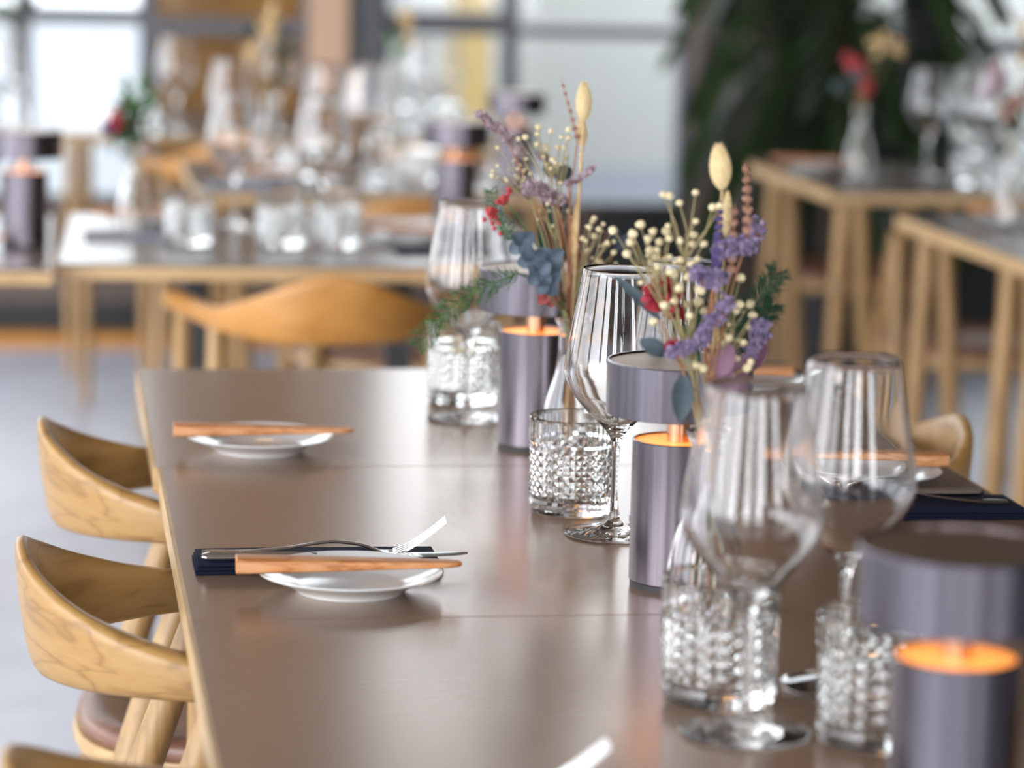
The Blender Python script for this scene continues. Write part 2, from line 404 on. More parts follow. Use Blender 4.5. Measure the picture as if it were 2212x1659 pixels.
def vlegs(x0, x1, y0, y1, ins=.062):
    L = []
    for x in (x0+ins, x1-ins):
        for y in (y0+ins, y1-ins):
            if x > (x0+x1)/2:
                L.append((x, y, .02, 0)); continue
            for s in (-1, 1): L.append((x+s*.016, y, s*.026 if s < 0 else s*.055, 0))
    return L
def slegs(x0, x1, y0, y1, ins=.06):
    return [(x, y, (x-(x0+x1)/2)*.08, (y-(y0+y1)/2)*.08) for x in (x0+ins, x1-ins) for y in (y0+ins, y1-ins)]
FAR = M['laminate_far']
G2 = 'background dining tables'
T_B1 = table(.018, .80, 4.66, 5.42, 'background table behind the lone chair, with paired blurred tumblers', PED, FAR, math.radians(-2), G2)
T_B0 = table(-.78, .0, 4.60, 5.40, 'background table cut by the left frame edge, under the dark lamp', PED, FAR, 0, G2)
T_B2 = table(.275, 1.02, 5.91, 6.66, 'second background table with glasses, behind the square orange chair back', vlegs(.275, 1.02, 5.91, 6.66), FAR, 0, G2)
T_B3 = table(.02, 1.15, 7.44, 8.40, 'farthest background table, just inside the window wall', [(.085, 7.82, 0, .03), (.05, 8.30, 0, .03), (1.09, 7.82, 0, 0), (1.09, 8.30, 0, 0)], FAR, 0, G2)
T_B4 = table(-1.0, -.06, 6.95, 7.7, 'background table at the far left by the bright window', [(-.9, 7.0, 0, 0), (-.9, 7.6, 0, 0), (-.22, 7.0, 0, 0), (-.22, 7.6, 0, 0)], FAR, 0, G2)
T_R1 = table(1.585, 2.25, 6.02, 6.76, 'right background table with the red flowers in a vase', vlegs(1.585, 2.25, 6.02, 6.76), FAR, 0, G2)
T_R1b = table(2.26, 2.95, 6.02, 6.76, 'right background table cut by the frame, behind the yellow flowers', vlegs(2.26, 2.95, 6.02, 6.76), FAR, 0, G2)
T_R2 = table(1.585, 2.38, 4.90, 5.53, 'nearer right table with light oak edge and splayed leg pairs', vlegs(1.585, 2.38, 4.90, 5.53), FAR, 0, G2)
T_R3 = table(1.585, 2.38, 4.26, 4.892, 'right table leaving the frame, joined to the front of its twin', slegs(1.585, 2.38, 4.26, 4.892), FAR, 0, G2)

# ------------------------------------------------------------------ armchair
def back_mesh():
    # plan curve, half: (x, y, zlo, zhi, thickness, lean)
    half = [(0, -.250, .660, .765, .020, .016), (.055, -.243, .660, .751, .021, .014), (.102, -.215, .661, .729, .024, .010),
            (.138, -.168, .663, .710, .027, .005), (.163, -.110, .665, .698, .030, .001), (.187, -.030, .667, .697, .031, 0),
            (.208, .050, .668, .697, .031, 0), (.220, .112, .669, .697, .030, 0), (.222, .128, .675, .692, .02, 0)]
    P = [(-p[0],)+p[1:] for p in half[:0:-1]] + half
    P = crom(P, 5); rings = []
    n = len(P)
    for i, (x, y, zl, zh, th, le) in enumerate(P):
        a = Vector(P[max(i-1, 0)][:2]); b = Vector(P[min(i+1, n-1)][:2]); t = (b-a).normalized(); nr = Vector((t.y, -t.x))
        h = (zh-zl)/2; ring = []
        for k in range(20):
            a_ = 2*PI*k/20; c, s_ = math.cos(a_), math.sin(a_); ex = .55
            u = math.copysign(abs(c)**ex, c)*th/2; v = math.copysign(abs(s_)**ex, s_)
            # the upper part gets thinner and leans out
            u *= (1-.25*max(v, 0)) if h > .03 else 1
            off = u+le*(v*.5+.5)
            ring.append((x+nr.x*off, y+nr.y*off, zl+h+h*v))
        rings.append(ring)
    return MB().rings(rings)
def chair(name, label, loc, rz, oak='oak', group=None):
    t = thing(name, label, 'chair', loc, rz, group)
    back_mesh().build('curved_back', M[oak], t, angle=60)
    for s in (-1, 1):
        MB().tube([(s*.163, -.108, .668), (s*.168, -.165, .50), (s*.180, -.225, .30), (s*.20, -.305, 0)], [.0135, .0165, .0175, .0115], 16).build('leg', M['oak_leg'], t)
        MB().tube([(s*.208, .050, .670), (s*.204, .075, .45), (s*.205, .13, 0)], [.0140, .0175, .0115], 16).build('leg', M['oak_leg'], t)
    seat = MB(); leather = MB()
    def seat_ring(sc_, z):
        r = []
        for k in range(40):
            a = 2*PI*k/40; c, s_ = math.cos(a), math.sin(a); ex = .75
            r.append((math.copysign(abs(c)**ex, c)*.205*sc_*(1 if s_ > 0 else 1-.12*abs(s_)), -.035+math.copysign(abs(s_)**ex, s_)*.20*sc_, z))
        return r
    seat.rings([seat_ring(.90, .418), seat_ring(.97, .424), seat_ring(1., .436), seat_ring(.985, .446)]).build('seat_frame', M['oak_edge'], t, angle=60)
    leather.rings([seat_ring(.955, .4462), seat_ring(.975, .456), seat_ring(.95, .464), seat_ring(.88, .468), seat_ring(.80, .462), seat_ring(.5, .457), seat_ring(.1, .455)]).build('seat_pad', M['leather'], t, angle=60)
    return t
R90 = -PI/2
CH = 'round backed oak armchairs'
c0 = chair('armchair', 'oak armchair whose curved back crosses the lower left corner, nearest camera', (.238, 1.835, 0), R90, 'oak', 'armchairs along the left side of the long table')
c1 = dup(c0, (.240, 2.478, 0), R90, 'oak armchair with the large curved back at left, beside the fork and napkin setting', 'armchairs along the left side of the long table')
dup(c0, (.255, 3.080, 0), R90, 'oak armchair second along the left side, near the far plate', 'armchairs along the left side of the long table')
dup(c0, (.700, 3.085, 0), PI/2, 'oak armchair on the right side, its back tip showing past the wine glass', 'armchairs along the right side of the long table')
GB = 'armchairs at the background tables'
cM = chair('armchair', 'golden oak armchair seen from behind, beyond the far end of the long table', (.405, 4.585, 0), 0, 'oak_orange', GB)
for (x, y, rz, lab) in [
    (.66, 5.80, 0, 'orange oak chair back behind the blurred tumblers, below the second table'),
    (.43, 7.26, 0, 'orange oak chair back at the farthest table, left one of two'),
    (.905, 7.28, 0, 'orange oak chair back at the farthest table, right one of two'),
    (-.45, 5.60, PI, 'blurred chair at the far side of the left frame-edge table'),
    ]:
    dup(cM, (x, y, 0), rz, lab, GB)
for (x, y, lab) in [(1.92, 7.02, 'leather topped stool behind the table with the red flowers'),
                    (1.86, 5.80, 'leather topped stool behind the nearer right table'), (2.30, 5.82, 'leather topped stool behind the nearer right table, beside the frame edge')]:
    o = dup(cM, (x, y, 0), PI, lab, 'stools at the right tables', ('curved_back',)); o.name = 'leather_stool'; o['category'] = 'stool'

# ------------------------------------------------------------------ glassware
def wine_mesh(seg=72):
    # outer from the foot up, then inner from the rim down: one closed wall
    o = [(0, .0), (.030, 0), (.0425, .0004), (.0440, .0016), (.0425, .0026), (.030, .0042), (.016, .0070), (.0075, .0115), (.0046, .018),
         (.0036, .032), (.0034, .055), (.0037, .075), (.0052, .086), (.0085, .0925), (.0150, .0995), (.026, .1105), (.0370, .1230),
         (.0445, .1350), (.0474, .1430), (.0478, .1490), (.0468, .160), (.0443, .176), (.0410, .195), (.0370, .216), (.0335, .2374)]
    i = [(.0333, .2377), (.03315, .2374), (.0364, .216), (.0401, .195), (.0434, .176), (.0458, .160), (.0467, .149), (.0463, .1435), (.0434, .1358),
         (.0358, .1240), (.0245, .1120), (.0135, .1015), (.0055, .0970), (0, .0960)]
    o2 = crom(o, 3); i2 = crom(i, 3)
    return MB().lathe([(max(r, 0), z) for r, z in o2+i2], seg)
WG = wine_mesh().mesh('wine_glass', M['glass'], True, None)
WG_far = wine_mesh(28).mesh('wine_glass', M['glass'], True, None)
def tumbler_mesh(N=24, rows=10, seg=48):
    # pressed diamonds: peaks and valleys on a half-step lattice
    m = MB(); R = .0415; z0, z1 = .014, .064; nc = 2*N
    vs = []; fs = []
    def rad(z): return R-.0012*(1-z/.09)
    grid = {}
    for j in range(rows+1):
        z = z0+(z1-z0)*j/rows
        for i in range(nc):
            peak = (i+j) % 2 == 0
            r = rad(z)+(0 if (peak and 0 < j < rows) else -.0013)
            a = 2*PI*i/nc; grid[(i, j)] = len(vs); vs.append((r*math.cos(a), r*math.sin(a), z))
    for j in range(rows):
        for i in range(nc):
            a, b, c, d = grid[(i, j)], grid[((i+1) % nc, j)], grid[((i+1) % nc, j+1)], grid[(i, j+1)]
            if (i+j) % 2 == 0: fs += [(a, b, d), (b, c, d)]
            else: fs += [(a, b, c), (a, c, d)]
    # wall above and base below share the lattice columns
    def ring(r, z):
        k = len(vs)
        for i in range(nc): a = 2*PI*i/nc; vs.append((r*math.cos(a), r*math.sin(a), z))
        return [k+i for i in range(nc)]
    def join(A, B):
        for i in range(nc): fs.append((A[i], A[(i+1) % nc], B[(i+1) % nc], B[i]))
    top = [grid[(i, rows)] for i in range(nc)]
    for r, z in [(R, z1+.003), (R+.0002, .078), (R+.0002, .0885), (R-.0006, .0898), (R-.0016, .0895), (R-.0022, .086), (R-.0026, .070), (R-.0035, .04), (R-.0045, .018), (R-.008, .0125), (R-.018, .0105)]:
        n_ = ring(r, z); join(top, n_); top = n_
    k = len(vs); vs.append((0, 0, .0100))
    for i in range(nc): fs.append((top[i], top[(i+1) % nc], k))
    low = [grid[(i, 0)] for i in range(nc)]
    for r, z in [(R-.0012, .011), (R-.0012, .006), (R-.0028, .0018), (R-.006, 0), (R-.011, .0004), (R-.018, .0015)]:
        n_ = ring(r, z); join(n_, low); low = n_
    k = len(vs); vs.append((0, 0, .0020))
    for i in range(nc): fs.append((low[(i+1) % nc], low[i], k))
    return MB().add(vs, fs)
TM = tumbler_mesh().mesh('tumbler', M['cutglass'], True, 4)
def put(mesh, name, label, cat, x, y, group, z=TZ, rz=0.):
    o = bpy.data.objects.new(name, mesh); COL.objects.link(o); o.location = (x, y, z+.0002); o.rotation_euler = (0, 0, rz)
    return tag(o, label, cat, group)
GW, GT = 'wine glasses on the long table', 'cut glass tumblers on the long table'
put(WG, 'wine_glass', 'sharp wine glass standing left of the middle lamp, beside the cut tumbler', 'wine glass', .494, 2.586, GW)
put(WG, 'wine_glass', 'wine glass mostly hidden behind the middle lamp shade', 'wine glass', .566, 2.655, GW)
put(WG, 'wine_glass', 'blurred wine glass in front at left, in front of the tall tumbler', 'wine glass', .462, 1.926, GW)
put(WG, 'wine_glass', 'blurred wine glass rising behind the nearest lamp, the right one of the front pair', 'wine glass', .560, 2.045, GW)
put(WG, 'wine_glass', 'wine glass at the back left beside the farthest lamp', 'wine glass', .446, 3.205, GW)
put(TM, 'tumbler', 'sharp diamond cut tumbler beside the middle wine glass', 'tumbler', .475, 2.694, GT)
put(TM, 'tumbler', 'blurred cut tumbler directly behind the front left wine glass', 'tumbler', .463, 2.014, GT, rz=.06)
put(TM, 'tumbler', 'blurred cut tumbler beside the nearest lamp, lower right', 'tumbler', .546, 1.900, GT, rz=.03)
put(TM, 'tumbler', 'cut tumbler at the back left behind the farthest wine glass', 'tumbler', .458, 3.325, GT, rz=.1)
GWb, GTb = 'wine glasses on background tables', 'tumblers on background tables'
for x, y, l in [(.455, 5.12, 'wine glass on the middle background table, behind its tumblers'), (.31, 5.21, 'wine glass on the middle background table, left of the tumblers'),
                (.55, 6.12, 'wine glass on the second background table, near its front edge'), (.66, 6.24, 'wine glass on the second background table, right of the front one'),
                (.62, 6.02, 'wine glass on the second background table, closest to its front edge'), (.37, 6.35, 'wine glass on the second background table, at its left end'),
                (.30, 7.45, 'wine glass on the farthest table, left end'), (.55, 7.5, 'wine glass on the farthest table, before the timber slats'),
                (.90, 7.45, 'wine glass on the farthest table, before the ochre post'), (.97, 7.5, 'wine glass on the farthest table, right of its neighbour by the ochre post'),
                (-.12, 5.1, 'wine glass on the left frame-edge table'), (-.2, 7.2, 'wine glass on the far left window table'), (-.12, 7.3, 'wine glass on the far left window table, its right corner'),
                (1.90, 6.40, 'wine glass on the right table beside the red flowers'), (2.02, 6.48, 'wine glass on the right table, behind the group of tumblers'),
                (2.0, 6.28, 'wine glass on the right table, in front among the tumblers'), ]:
    put(WG_far, 'wine_glass', l, 'wine glass', x, y, GWb)
for x, y, l in [(.372, 4.93, 'blurred tumbler on the middle background table, left of the pair'), (.462, 4.925, 'blurred tumbler on the middle background table, right of the pair'),
                (.50, 6.22, 'tumbler on the second background table, left of its wine glasses'), (.75, 6.15, 'tumbler on the second background table, right of its wine glasses'),
                (.86, 7.55, 'tumbler on the farthest table, before the bright pane'), (.99, 7.62, 'tumbler on the farthest table, right end'),
                (.22, 7.40, 'tumbler on the farthest table, left end'), (1.94, 6.20, 'tumbler on the right table, left of the cluster'), (2.06, 6.26, 'tumbler on the right table, right of the cluster'),
                (1.80, 5.20, 'tumbler on the nearer right table, cut by the frame'), (.22, 4.95, 'low tumbler on the middle background table between vase and pair')]:
    put(TM, 'tumbler', l, 'tumbler', x, y, GTb, z=TZ)

# ------------------------------------------------------------------ cordless table lamps
def lamp(label, x, y, group, z=TZ):
    t = thing('table_lamp', label, 'lamp', (x, y, z), 0, group)
    MB().lathe([(0, 0), (.0365, 0), (.0365, .0045), (0, .0045)], 64).build('foot_ring', M['rubber'], t)
    MB().lathe([(0, .0045), (.0368, .0045), (.0375, .0055), (.0375, .1215), (.0370, .1222), (.0358, .1222), (.0358, .1200), (0, .1200)], 80).build('base', M['gunmetal'], t, angle=25)
    MB().lathe([(0, .1201), (.0355, .1201), (.0355, .1206), (0, .1206)], 64).build('deck', M['lamp_deck'], t)
    MB().lathe([(0, .1207), (.0092, .1207), (.0092, .158), (0, .158)], 32).build('stem', M['copper'], t)
    s = MB().lathe([(.0590, .1435), (.0600, .1440), (.0600, .1865), (.0595, .1875), (.0582, .1875), (.0582, .1855), (.0, .1855), (0, .1840), (.0588, .1840), (.0588, .1438), (.0590, .1435)], 96).build('shade', M['gunmetal'], t, angle=25)
    MB().lathe([(0, .1856), (.0580, .1856), (.0580, .1862), (0, .1862)], 64).build('shade_top', M['lamp_top'], s)
    MB().lathe([(.0100, .1590), (.0480, .1590), (.0480, .1640), (.0100, .1640)], 48).build('light_ring', M['led'], t)
    return t
GL = 'gunmetal table lamps on the long table'
L2 = lamp('gunmetal cordless table lamp in the middle of the table, under the flowers', .507, 2.384, GL)
dup(L2, (.492, 3.035, TZ), 0, 'gunmetal cordless table lamp farthest along, beside the blue petals', GL)
dup(L2, (.521, 1.652, TZ), 0, 'large blurred gunmetal table lamp nearest the camera, lower right', GL)
GLb = 'table lamps on background tables'
dup(L2, (-.045, 4.90, TZ), 0, 'dark blurred lamp at the left frame edge', GLb)
dup(L2, (.945, 6.15, TZ), 0, 'blurred lamp on the second background table, behind the feathery grass', GLb)
dup(L2, (.70, 5.24, TZ), 0, 'blurred lamp on the middle background table, behind the back wine glass', GLb)

# ------------------------------------------------------------------ plates, boards, cutlery, napkins
def plate_mesh(seg=72):
    return MB().lathe([(0, .0030), (.036, .0026), (.040, .0), (.0435, .0), (.0450, .0025), (.058, .0092), (.0735, .0152), (.0752, .0162), (.0745, .0170), (.0715, .0163), (.055, .0104), (.045, .0068), (.040, .0058), (0, .0058)], seg)
PL = plate_mesh().mesh('side_plate', M['porcelain'], True, 50)
def board_mesh(L=.182):
    # squared butt at -x, tapering to a thin rounded end at +x
    R = []
    for t, w, h in [(0, .0125, .0060), (.003, .0132, .0066), (.05, .0132, .0066), (.35, .0125, .0052), (.7, .0105, .0036), (.93, .0085, .0026), (.985, .0060, .0020), (1, .0030, .0012)]:
        x = -L/2+L*t; ring = []
        for k in range(16):
            a = 2*PI*k/16; c, s_ = math.cos(a), math.sin(a)
            ring.append((x, math.copysign(abs(c)**.4, c)*w, .0066+math.copysign(abs(s_)**.4, s_)*h))
        R.append(ring)
    return MB().rings(R)
BD = board_mesh().mesh('wooden_spreader', M['olive_wood'], True, 40)
def fork_mesh():
    m = MB(); L = .205
    # side profile (x, z, halfwidth, thickness)
    P = crom([(0, .0012, .0065, .0011), (.012, .0012, .0095, .0011), (.03, .0014, .0085, .0012), (.07, .0050, .0045, .0014), (.105, .0105, .0032, .0016), (.130, .0088, .0032, .0017), (.145, .0042, .0045, .0016), (.153, .0018, .0105, .0012), (.163, .0022, .0125, .0011)], 5)
    R = []
    for x, z, w, t in P:
        R.append([(x, -w, z), (x, -w*.6, z-t*.6), (x, 0, z-t), (x, w*.6, z-t*.6), (x, w, z), (x, w*.6, z+t*.5), (x, 0, z+t*.8), (x, -w*.6, z+t*.5)])
    m.rings(R)
    for k in range(4):
        y = (k-1.5)*.0068
        T = crom([(.160, y*.93, .0020), (.172, y, .0065), (.187, y, .0165), (.2035, y*.97, .0300)], 4)
        R = []
        for i, (x, yy, z) in enumerate(T):
            w = .0016*(1-.35*i/len(T)); h = .0009
            R.append([(x, yy-w, z-h), (x, yy+w, z-h), (x, yy+w, z+h), (x, yy-w, z+h)])
        m.rings(R)
    return m
FK = fork_mesh().mesh('fork', M['steel'], True, 50)
def knife(label, loc, rz, group, tilt=0.):
    t = thing('table_knife', label, 'knife', loc, rz, group); t.rotation_euler = (0, tilt, rz)
    R = []
    for x, w, h in crom([(0, .0035, .0022), (.004, .0058, .0036), (.012, .0062, .0040), (.05, .0060, .0039), (.085, .0050, .0034), (.095, .0046, .0030)], 4):
        R.append([(x, w*math.cos(2*PI*k/14), .004+h*math.sin(2*PI*k/14)) for k in range(14)])
    MB().rings(R).build('handle', M['steel'], t)
    R = []
    for x, a, b in crom([(.092, -.004, .004), (.105, -.006, .006), (.14, -.0075, .0072), (.18, -.0075, .0075), (.21, -.003, .0075), (.222, .004, .0072)], 4):
        R.append([(x, a, .0040), (x, (a+b)/2, .0048), (x, b, .0050), (x, (a+b)/2, .0034)])
    MB().rings(R).build('blade', M['steel'], t)
    return t
def napkin(label, x0, x1, y0, y1, group, layers=4, h=.0035, m=None):
    """folded cloth: stacked rounded layers with soft folds at the ends"""
    mb = MB(); random.seed(int(x0*1000+y0*77))
    for k in range(layers):
        ins = .0012*k; z = k*h
        R = []; nx = 14
        for i in range(nx+1):
            t = i/nx; x = x0+ins+(x1-x0-2*ins)*t; wob = .0006*math.sin(t*9+k)
            a, b = y0+ins+wob, y1-ins*.6-wob*.5
            e = math.sin(PI*min(max(t, .02), .98))**.12
            hh = h*.94*(.55+.45*e)
            R.append([(x, a+.0015, z), (x, a, z+hh*.5), (x, a+.0015, z+hh), (x, (a+b)/2, z+hh*1.02), (x, b-.0015, z+hh), (x, b, z+hh*.5), (x, b-.0015, z), (x, (a+b)/2, z)])
        mb.rings(R)
    o = mb.build('napkin', m or M['napkin'], None, angle=50, loc=(0, 0, TZ+.0003))
    return tag(o, label, 'napkin', group)
GP, GBd, GF, GK, GN = 'side plates on the long table', 'olive wood spreaders on the plates', 'forks on the long table', 'knives on the long table', 'navy napkins on the long table'
# left settings: (plate x, y)
put(PL, 'side_plate', 'small grey white plate in front of the navy napkin and fork', 'plate', .238, 2.375, GP)
put(PL, 'side_plate', 'small grey white plate at the far left, just beyond the table seam', 'plate', .208, 3.018, GP)
put(PL, 'side_plate', 'small plate at the right edge beyond the front wine glasses', 'plate', .786, 2.815, GP)
put(PL, 'side_plate', 'small plate at the far right end, behind the purple flowers', 'plate', .800, 3.385, GP)
put(PL, 'side_plate', 'small plate below the lower frame edge by the nearest fork tip', 'plate', .238, 1.675, GP)
def spreader(label, x, y, z, rz, ry):
    o = put(BD, 'wooden_spreader', label, 'spreader', x, y, GBd, z=z, rz=rz); o.rotation_euler = (0, ry, rz); return o
spreader('orange olive wood spreader lying over the plate by the fork', .236, 2.366, TZ+.0172, -.035, .0)
spreader('orange olive wood spreader lying over the far left plate', .211, 3.006, TZ+.0172, -.05, .0)
spreader('olive wood spreader over the right edge plate, square end outward', .78, 2.825, TZ+.0172, PI-.02, .0)
spreader('olive wood spreader over the plate at the far right end', .765, 3.40, TZ+.0172, PI-.02, .0)
napkin('folded navy napkin under knife and fork behind the nearest full plate', .116, .322, 2.434, 2.505, GN, 3, .0030)
napkin('folded navy napkin at the right table edge, under the spoon end', .70, .899, 2.635, 2.722, GN, 3, .0028)
napkin('folded navy napkin at the far right end of the table', .755, .892, 3.47, 3.565, GN, 3, .0032)
napkin('folded navy napkin below the lower frame edge', .116, .330, 1.739, 1.800, GN, 3, .0030)
NZ = TZ+.0106
def fork(label, x, y, rz, z=NZ):
    return put(FK, 'fork', label, 'fork', x, y, GF, z=z, rz=rz)
fork('steel fork with raised tines on the left navy napkin', .1225, 2.472, -.075, NZ+.0004)
fork('steel fork whose tine tips enter at the bottom frame edge', .134, 1.776, -.07, NZ+.0004)
fork('steel fork on the right edge napkin behind the front wine glass', .885, 2.672, PI-.10, NZ-.0008)
knife('steel knife with round handle end on the left navy napkin', (.1215, 2.4455, NZ-.0008), -.012, GK)
knife('steel knife lying on the right edge napkin, handle outward', (.872, 2.705, NZ-.001), PI+.01, GK)
knife('steel knife on the napkin below the lower frame edge', (.1215, 1.750, NZ-.0008), -.012, GK)
GBp = 'blurred plates on background tables'
for x, y, l in [(.16, 5.24, 'blurred plate on the middle background table, left part'), (.60, 5.00, 'blurred plate on the middle background table, right of the tumblers'),
                (.42, 6.12, 'blurred plate at the left end of the second background table'), (.86, 6.35, 'blurred plate on the second background table, right half'),
                (-.16, 4.82, 'blurred plate on the left frame-edge table'), (1.68, 6.55, 'blurred plate at the left end of the red flower table'), (1.78, 5.40, 'blurred plate on the nearer right table, beside its vase')]:
    put(PL, 'side_plate', l, 'plate', x, y, GBp)
    o = put(BD, 'wooden_spreader', l.replace('plate', 'wooden spreader across the plate', 1), 'spreader', x, y, 'spreaders on background plates', z=TZ+.0172, rz=-.05)
for x0, x1, y0, y1, l in [(.05, .20, 4.98, 5.12, 'pale folded napkin on the middle background table left corner'), (.55, .72, 4.80, 4.9, 'dark folded napkin on the middle background table right part'), (.30, .45, 5.95, 6.05, 'pale folded napkin on the second background table corner'), (-.35, -.12, 5.15, 5.25, 'pale folded napkin on the left frame-edge table')]:
    napkin(l, x0, x1, y0, y1, 'napkins on background tables', 2, .003, M['napkin_light'] if 'pale' in l else M['napkin'])

# ------------------------------------------------------------------ bottle vases
def vase_mesh(seg=56):
    o = [(0, .0), (.026, 0), (.0305, .0015), (.0315, .006), (.0305, .022), (.0280, .045), (.0240, .066), (.0180, .086), (.0140, .100), (.0118, .118), (.0115, .138), (.0130, .146), (.0155, .1500), (.0158, .1535)]
    i = [(.0148, .1545), (.0132, .1530), (.0105, .146), (.0098, .138), (.0100, .118), (.0122, .100), (.0160, .086), (.0222, .066), (.0262, .045), (.0286, .022), (.0290, .009), (.0255, .0050), (0, .0045)]
    return MB().lathe([(max(r, 0), z) for r, z in crom(o, 3)+crom(i, 3)], seg)
VM = vase_mesh().mesh('bottle_vase', M['glass'], True, None)
GV = 'clear bottle vases on the long table'
V1 = (.505, 2.90); V2 = (.498, 2.235)
put(VM, 'bottle_vase', 'clear glass bottle vase behind the sharp tumbler, holding the far bouquet', 'vase', V1[0], V1[1], GV)
put(VM, 'bottle_vase', 'clear glass bottle vase behind the front left wine glass, holding the purple bouquet', 'vase', V2[0], V2[1], GV)
GVb = 'bottle vases on background tables'
BV = [(.134, 5.04, 'bottle vase on the middle background table with green and red sprigs'), (1.735, 6.36, 'bottle vase with red flowers on the right background table'),
      (1.735, 5.30, 'bottle vase on the nearer right table, cut by the frame'), (.46, 6.50, 'bottle vase on the second background table before the slats'),
      (-.08, 7.05, 'bottle vase on the far left window table'), (.74, 6.55, 'bottle vase on the second background table by the tan column'), (-.14, 5.30, 'bottle vase on the left frame-edge table')]
for x, y, l in BV: put(VM, 'bottle_vase', l, 'vase', x, y, GVb)

# ------------------------------------------------------------------ dried flowers
def stem_pts(v, tip, bow=.02, n=8):
    """from inside the vase, through the neck, out to the tip"""
    vx, vy = v; tip = Vector(tip)
    d = Vector((tip.x-vx, tip.y-vy, 0)); dn = d.normalized() if d.length > 1e-5 else Vector((1, 0, 0))
    k = min(1, d.length/.03)
    p0 = Vector((vx, vy, TZ+.012)) - dn*.013*k; p1 = Vector((vx, vy, TZ+.148)) + dn*.006*k
    p2 = p1.lerp(tip, .5) + dn*(-bow*.3) + Vector((0, 0, bow*.4))
    return [Vector(p) for p in crom([tuple(p0), tuple(p1), tuple(p2), tuple(tip)], n//2+2)]
def sprig(name, label, cat, v, tip, m, r=.0007, group=None, bow=.02):
    t = thing(name, label, cat, (v[0], v[1], TZ), 0, group)
    pts = stem_pts(v, tip, bow); off = Vector((v[0], v[1], TZ))
    MB().tube([p-off for p in pts], [r*1.3]*3+[r]*(len(pts)-3), 6).build('stem', m, t)
    return t, off, pts
def rv(s): return Vector((random.uniform(-s, s), random.uniform(-s, s), random.uniform(-s, s)))
def P3(x, y, v, dy=0.): return at_y(x, y, v[1]+dy)

def grass_head(c, a, length, wid, up, m, part, off, n=260):
    """bunny tail head: a core with many short bristles pointing up and out"""
    mb = MB(); up = Vector(up).normalized(); c = Vector(c)-off
    s1 = up.cross(Vector((0, 1, 0))).normalized(); s2 = up.cross(s1)
    rings = []
    for i in range(13):
        t = i/12; rr = wid/2*.86*math.sin(PI*min(max(t*.97+.015, 0), 1))**.62*(1.1-.3*t)
        rings.append([c+up*(length*(t-.5))+(s1*math.cos(2*PI*j/14)+s2*math.sin(2*PI*j/14))*rr for j in range(14)])
    mb.rings([[tuple(p) for p in r] for r in rings])
    for k in range(n):
        t = (k+.5)/n; a_ = k*2.39996
        rr = wid/2*.86*math.sin(PI*(t*.97+.015))**.62*(1.1-.3*t)
        rd = s1*math.cos(a_)+s2*math.sin(a_); p = c+up*(length*(t-.5))+rd*rr*.92
        q = p+rd*wid*.085+up*length*.055; w = (up.cross(rd)).normalized()*wid*.035
        mb.add([p-w, p+w, q, p-up*length*.02+rd*wid*.05], [(0, 1, 2), (1, 3, 2), (3, 0, 2)])
    return mb.build(part, m, a, angle=60)

def breath(label, v, tips, group, junction=None, dy=.012, r=.0031, n_extra=1):
    """baby's breath: forking twigs that each end in cream buds"""
    ctr = Vector((0, 0, 0)); T = []
    for (x, y) in tips: T.append(P3(x, y, v, random.uniform(-dy, dy)))
    for p in T: ctr += p
    ctr /= len(T); neck = Vector((v[0], v[1], TZ+.148))
    J = neck.lerp(ctr, .62) if junction is None else P3(*junction, v)
    t = thing('babys_breath_sprig', label, 'dried flower', (v[0], v[1], TZ), 0, group); off = Vector((v[0], v[1], TZ))
    tw = MB(); bl = MB()
    pts = stem_pts(v, J, .004); tw.tube([p-off for p in pts], .0008, 6)
    for p in T:
        K = J.lerp(p, random.uniform(.45, .65)) + rv(.004)
        tw.tube([J-off, K-off, p-off], [.0007, .00055, .0004], 5)
        bl.blob(p-off, r*random.uniform(.8, 1.15), (1, 1, .9), 5, 8, .14)
        for _ in range(n_extra):
            q = K + (p-K)*random.uniform(.3, .7) + rv(.009)
            tw.tube([K-off, q-off], [.0005, .00035], 4); bl.blob(q-off, r*random.uniform(.45, .8), (1, 1, .9), 5, 7, .14)
    tw.build('twigs', M['twig'], t); bl.build('blossoms', M['cream2'], t)
    return t
def statice(label, v, path, group, m, dens=9, sp=.006, name='statice_sprig'):
    """papery florets crowded along a side branch"""
    pts = [P3(x, y, v, d) for x, y, d in path]
    t, off, _ = sprig(name, label, 'dried flower', v, pts[0], M['redtwig'], .0008, group)
    c = [Vector(p) for p in crom([tuple(p) for p in pts], 6)]
    b = MB(); b.tube([p-off for p in c], .0008, 5); b.build('branch', M['redtwig'], t)
    f = MB()
    for i, p in enumerate(c):
        for k in range(dens):
            q = p+rv(sp*.55)+Vector((0, 0, sp*.4)); d = rv(1).normalized(); d.z = abs(d.z)
            for s_ in range(3):
                e_ = (d+rv(.8)).normalized(); f.petal(q-off, q-off+e_*random.uniform(.0022, .0038), .0026, rv(1).normalized()+Vector((.01, 0, 0)), .3, 3)
    f.build('florets', m, t); return t
def spike(label, v, tip, group, m, bottom, n=6, r=.0036, name='lavender_spike', mstem='redtwig'):
    """whorls of tiny buds up a thin stem"""
    A = P3(*bottom, v); B = P3(*tip, v)
    t, off, _ = sprig(name, label, 'dried flower', v, A, M[mstem], .0008, group)
    b = MB().tube([A-off, A.lerp(B, .5)-off, B-off], [.0008, .0007, .0004], 5).build('upper_stem', M[mstem], t)
    f = MB()
    for i in range(n):
        p = A.lerp(B, (i+.3)/n); s_ = 1-.45*i/n
        for k in range(8):
            a_ = k*PI/4+i; f.blob(p-off+Vector((math.cos(a_)*r*.62*s_, math.sin(a_)*r*.62*s_, random.uniform(-.001, .0012))), r*.55*s_, (1, 1, 1.25), 4, 6, .2)
    f.build('buds', m, t); return t
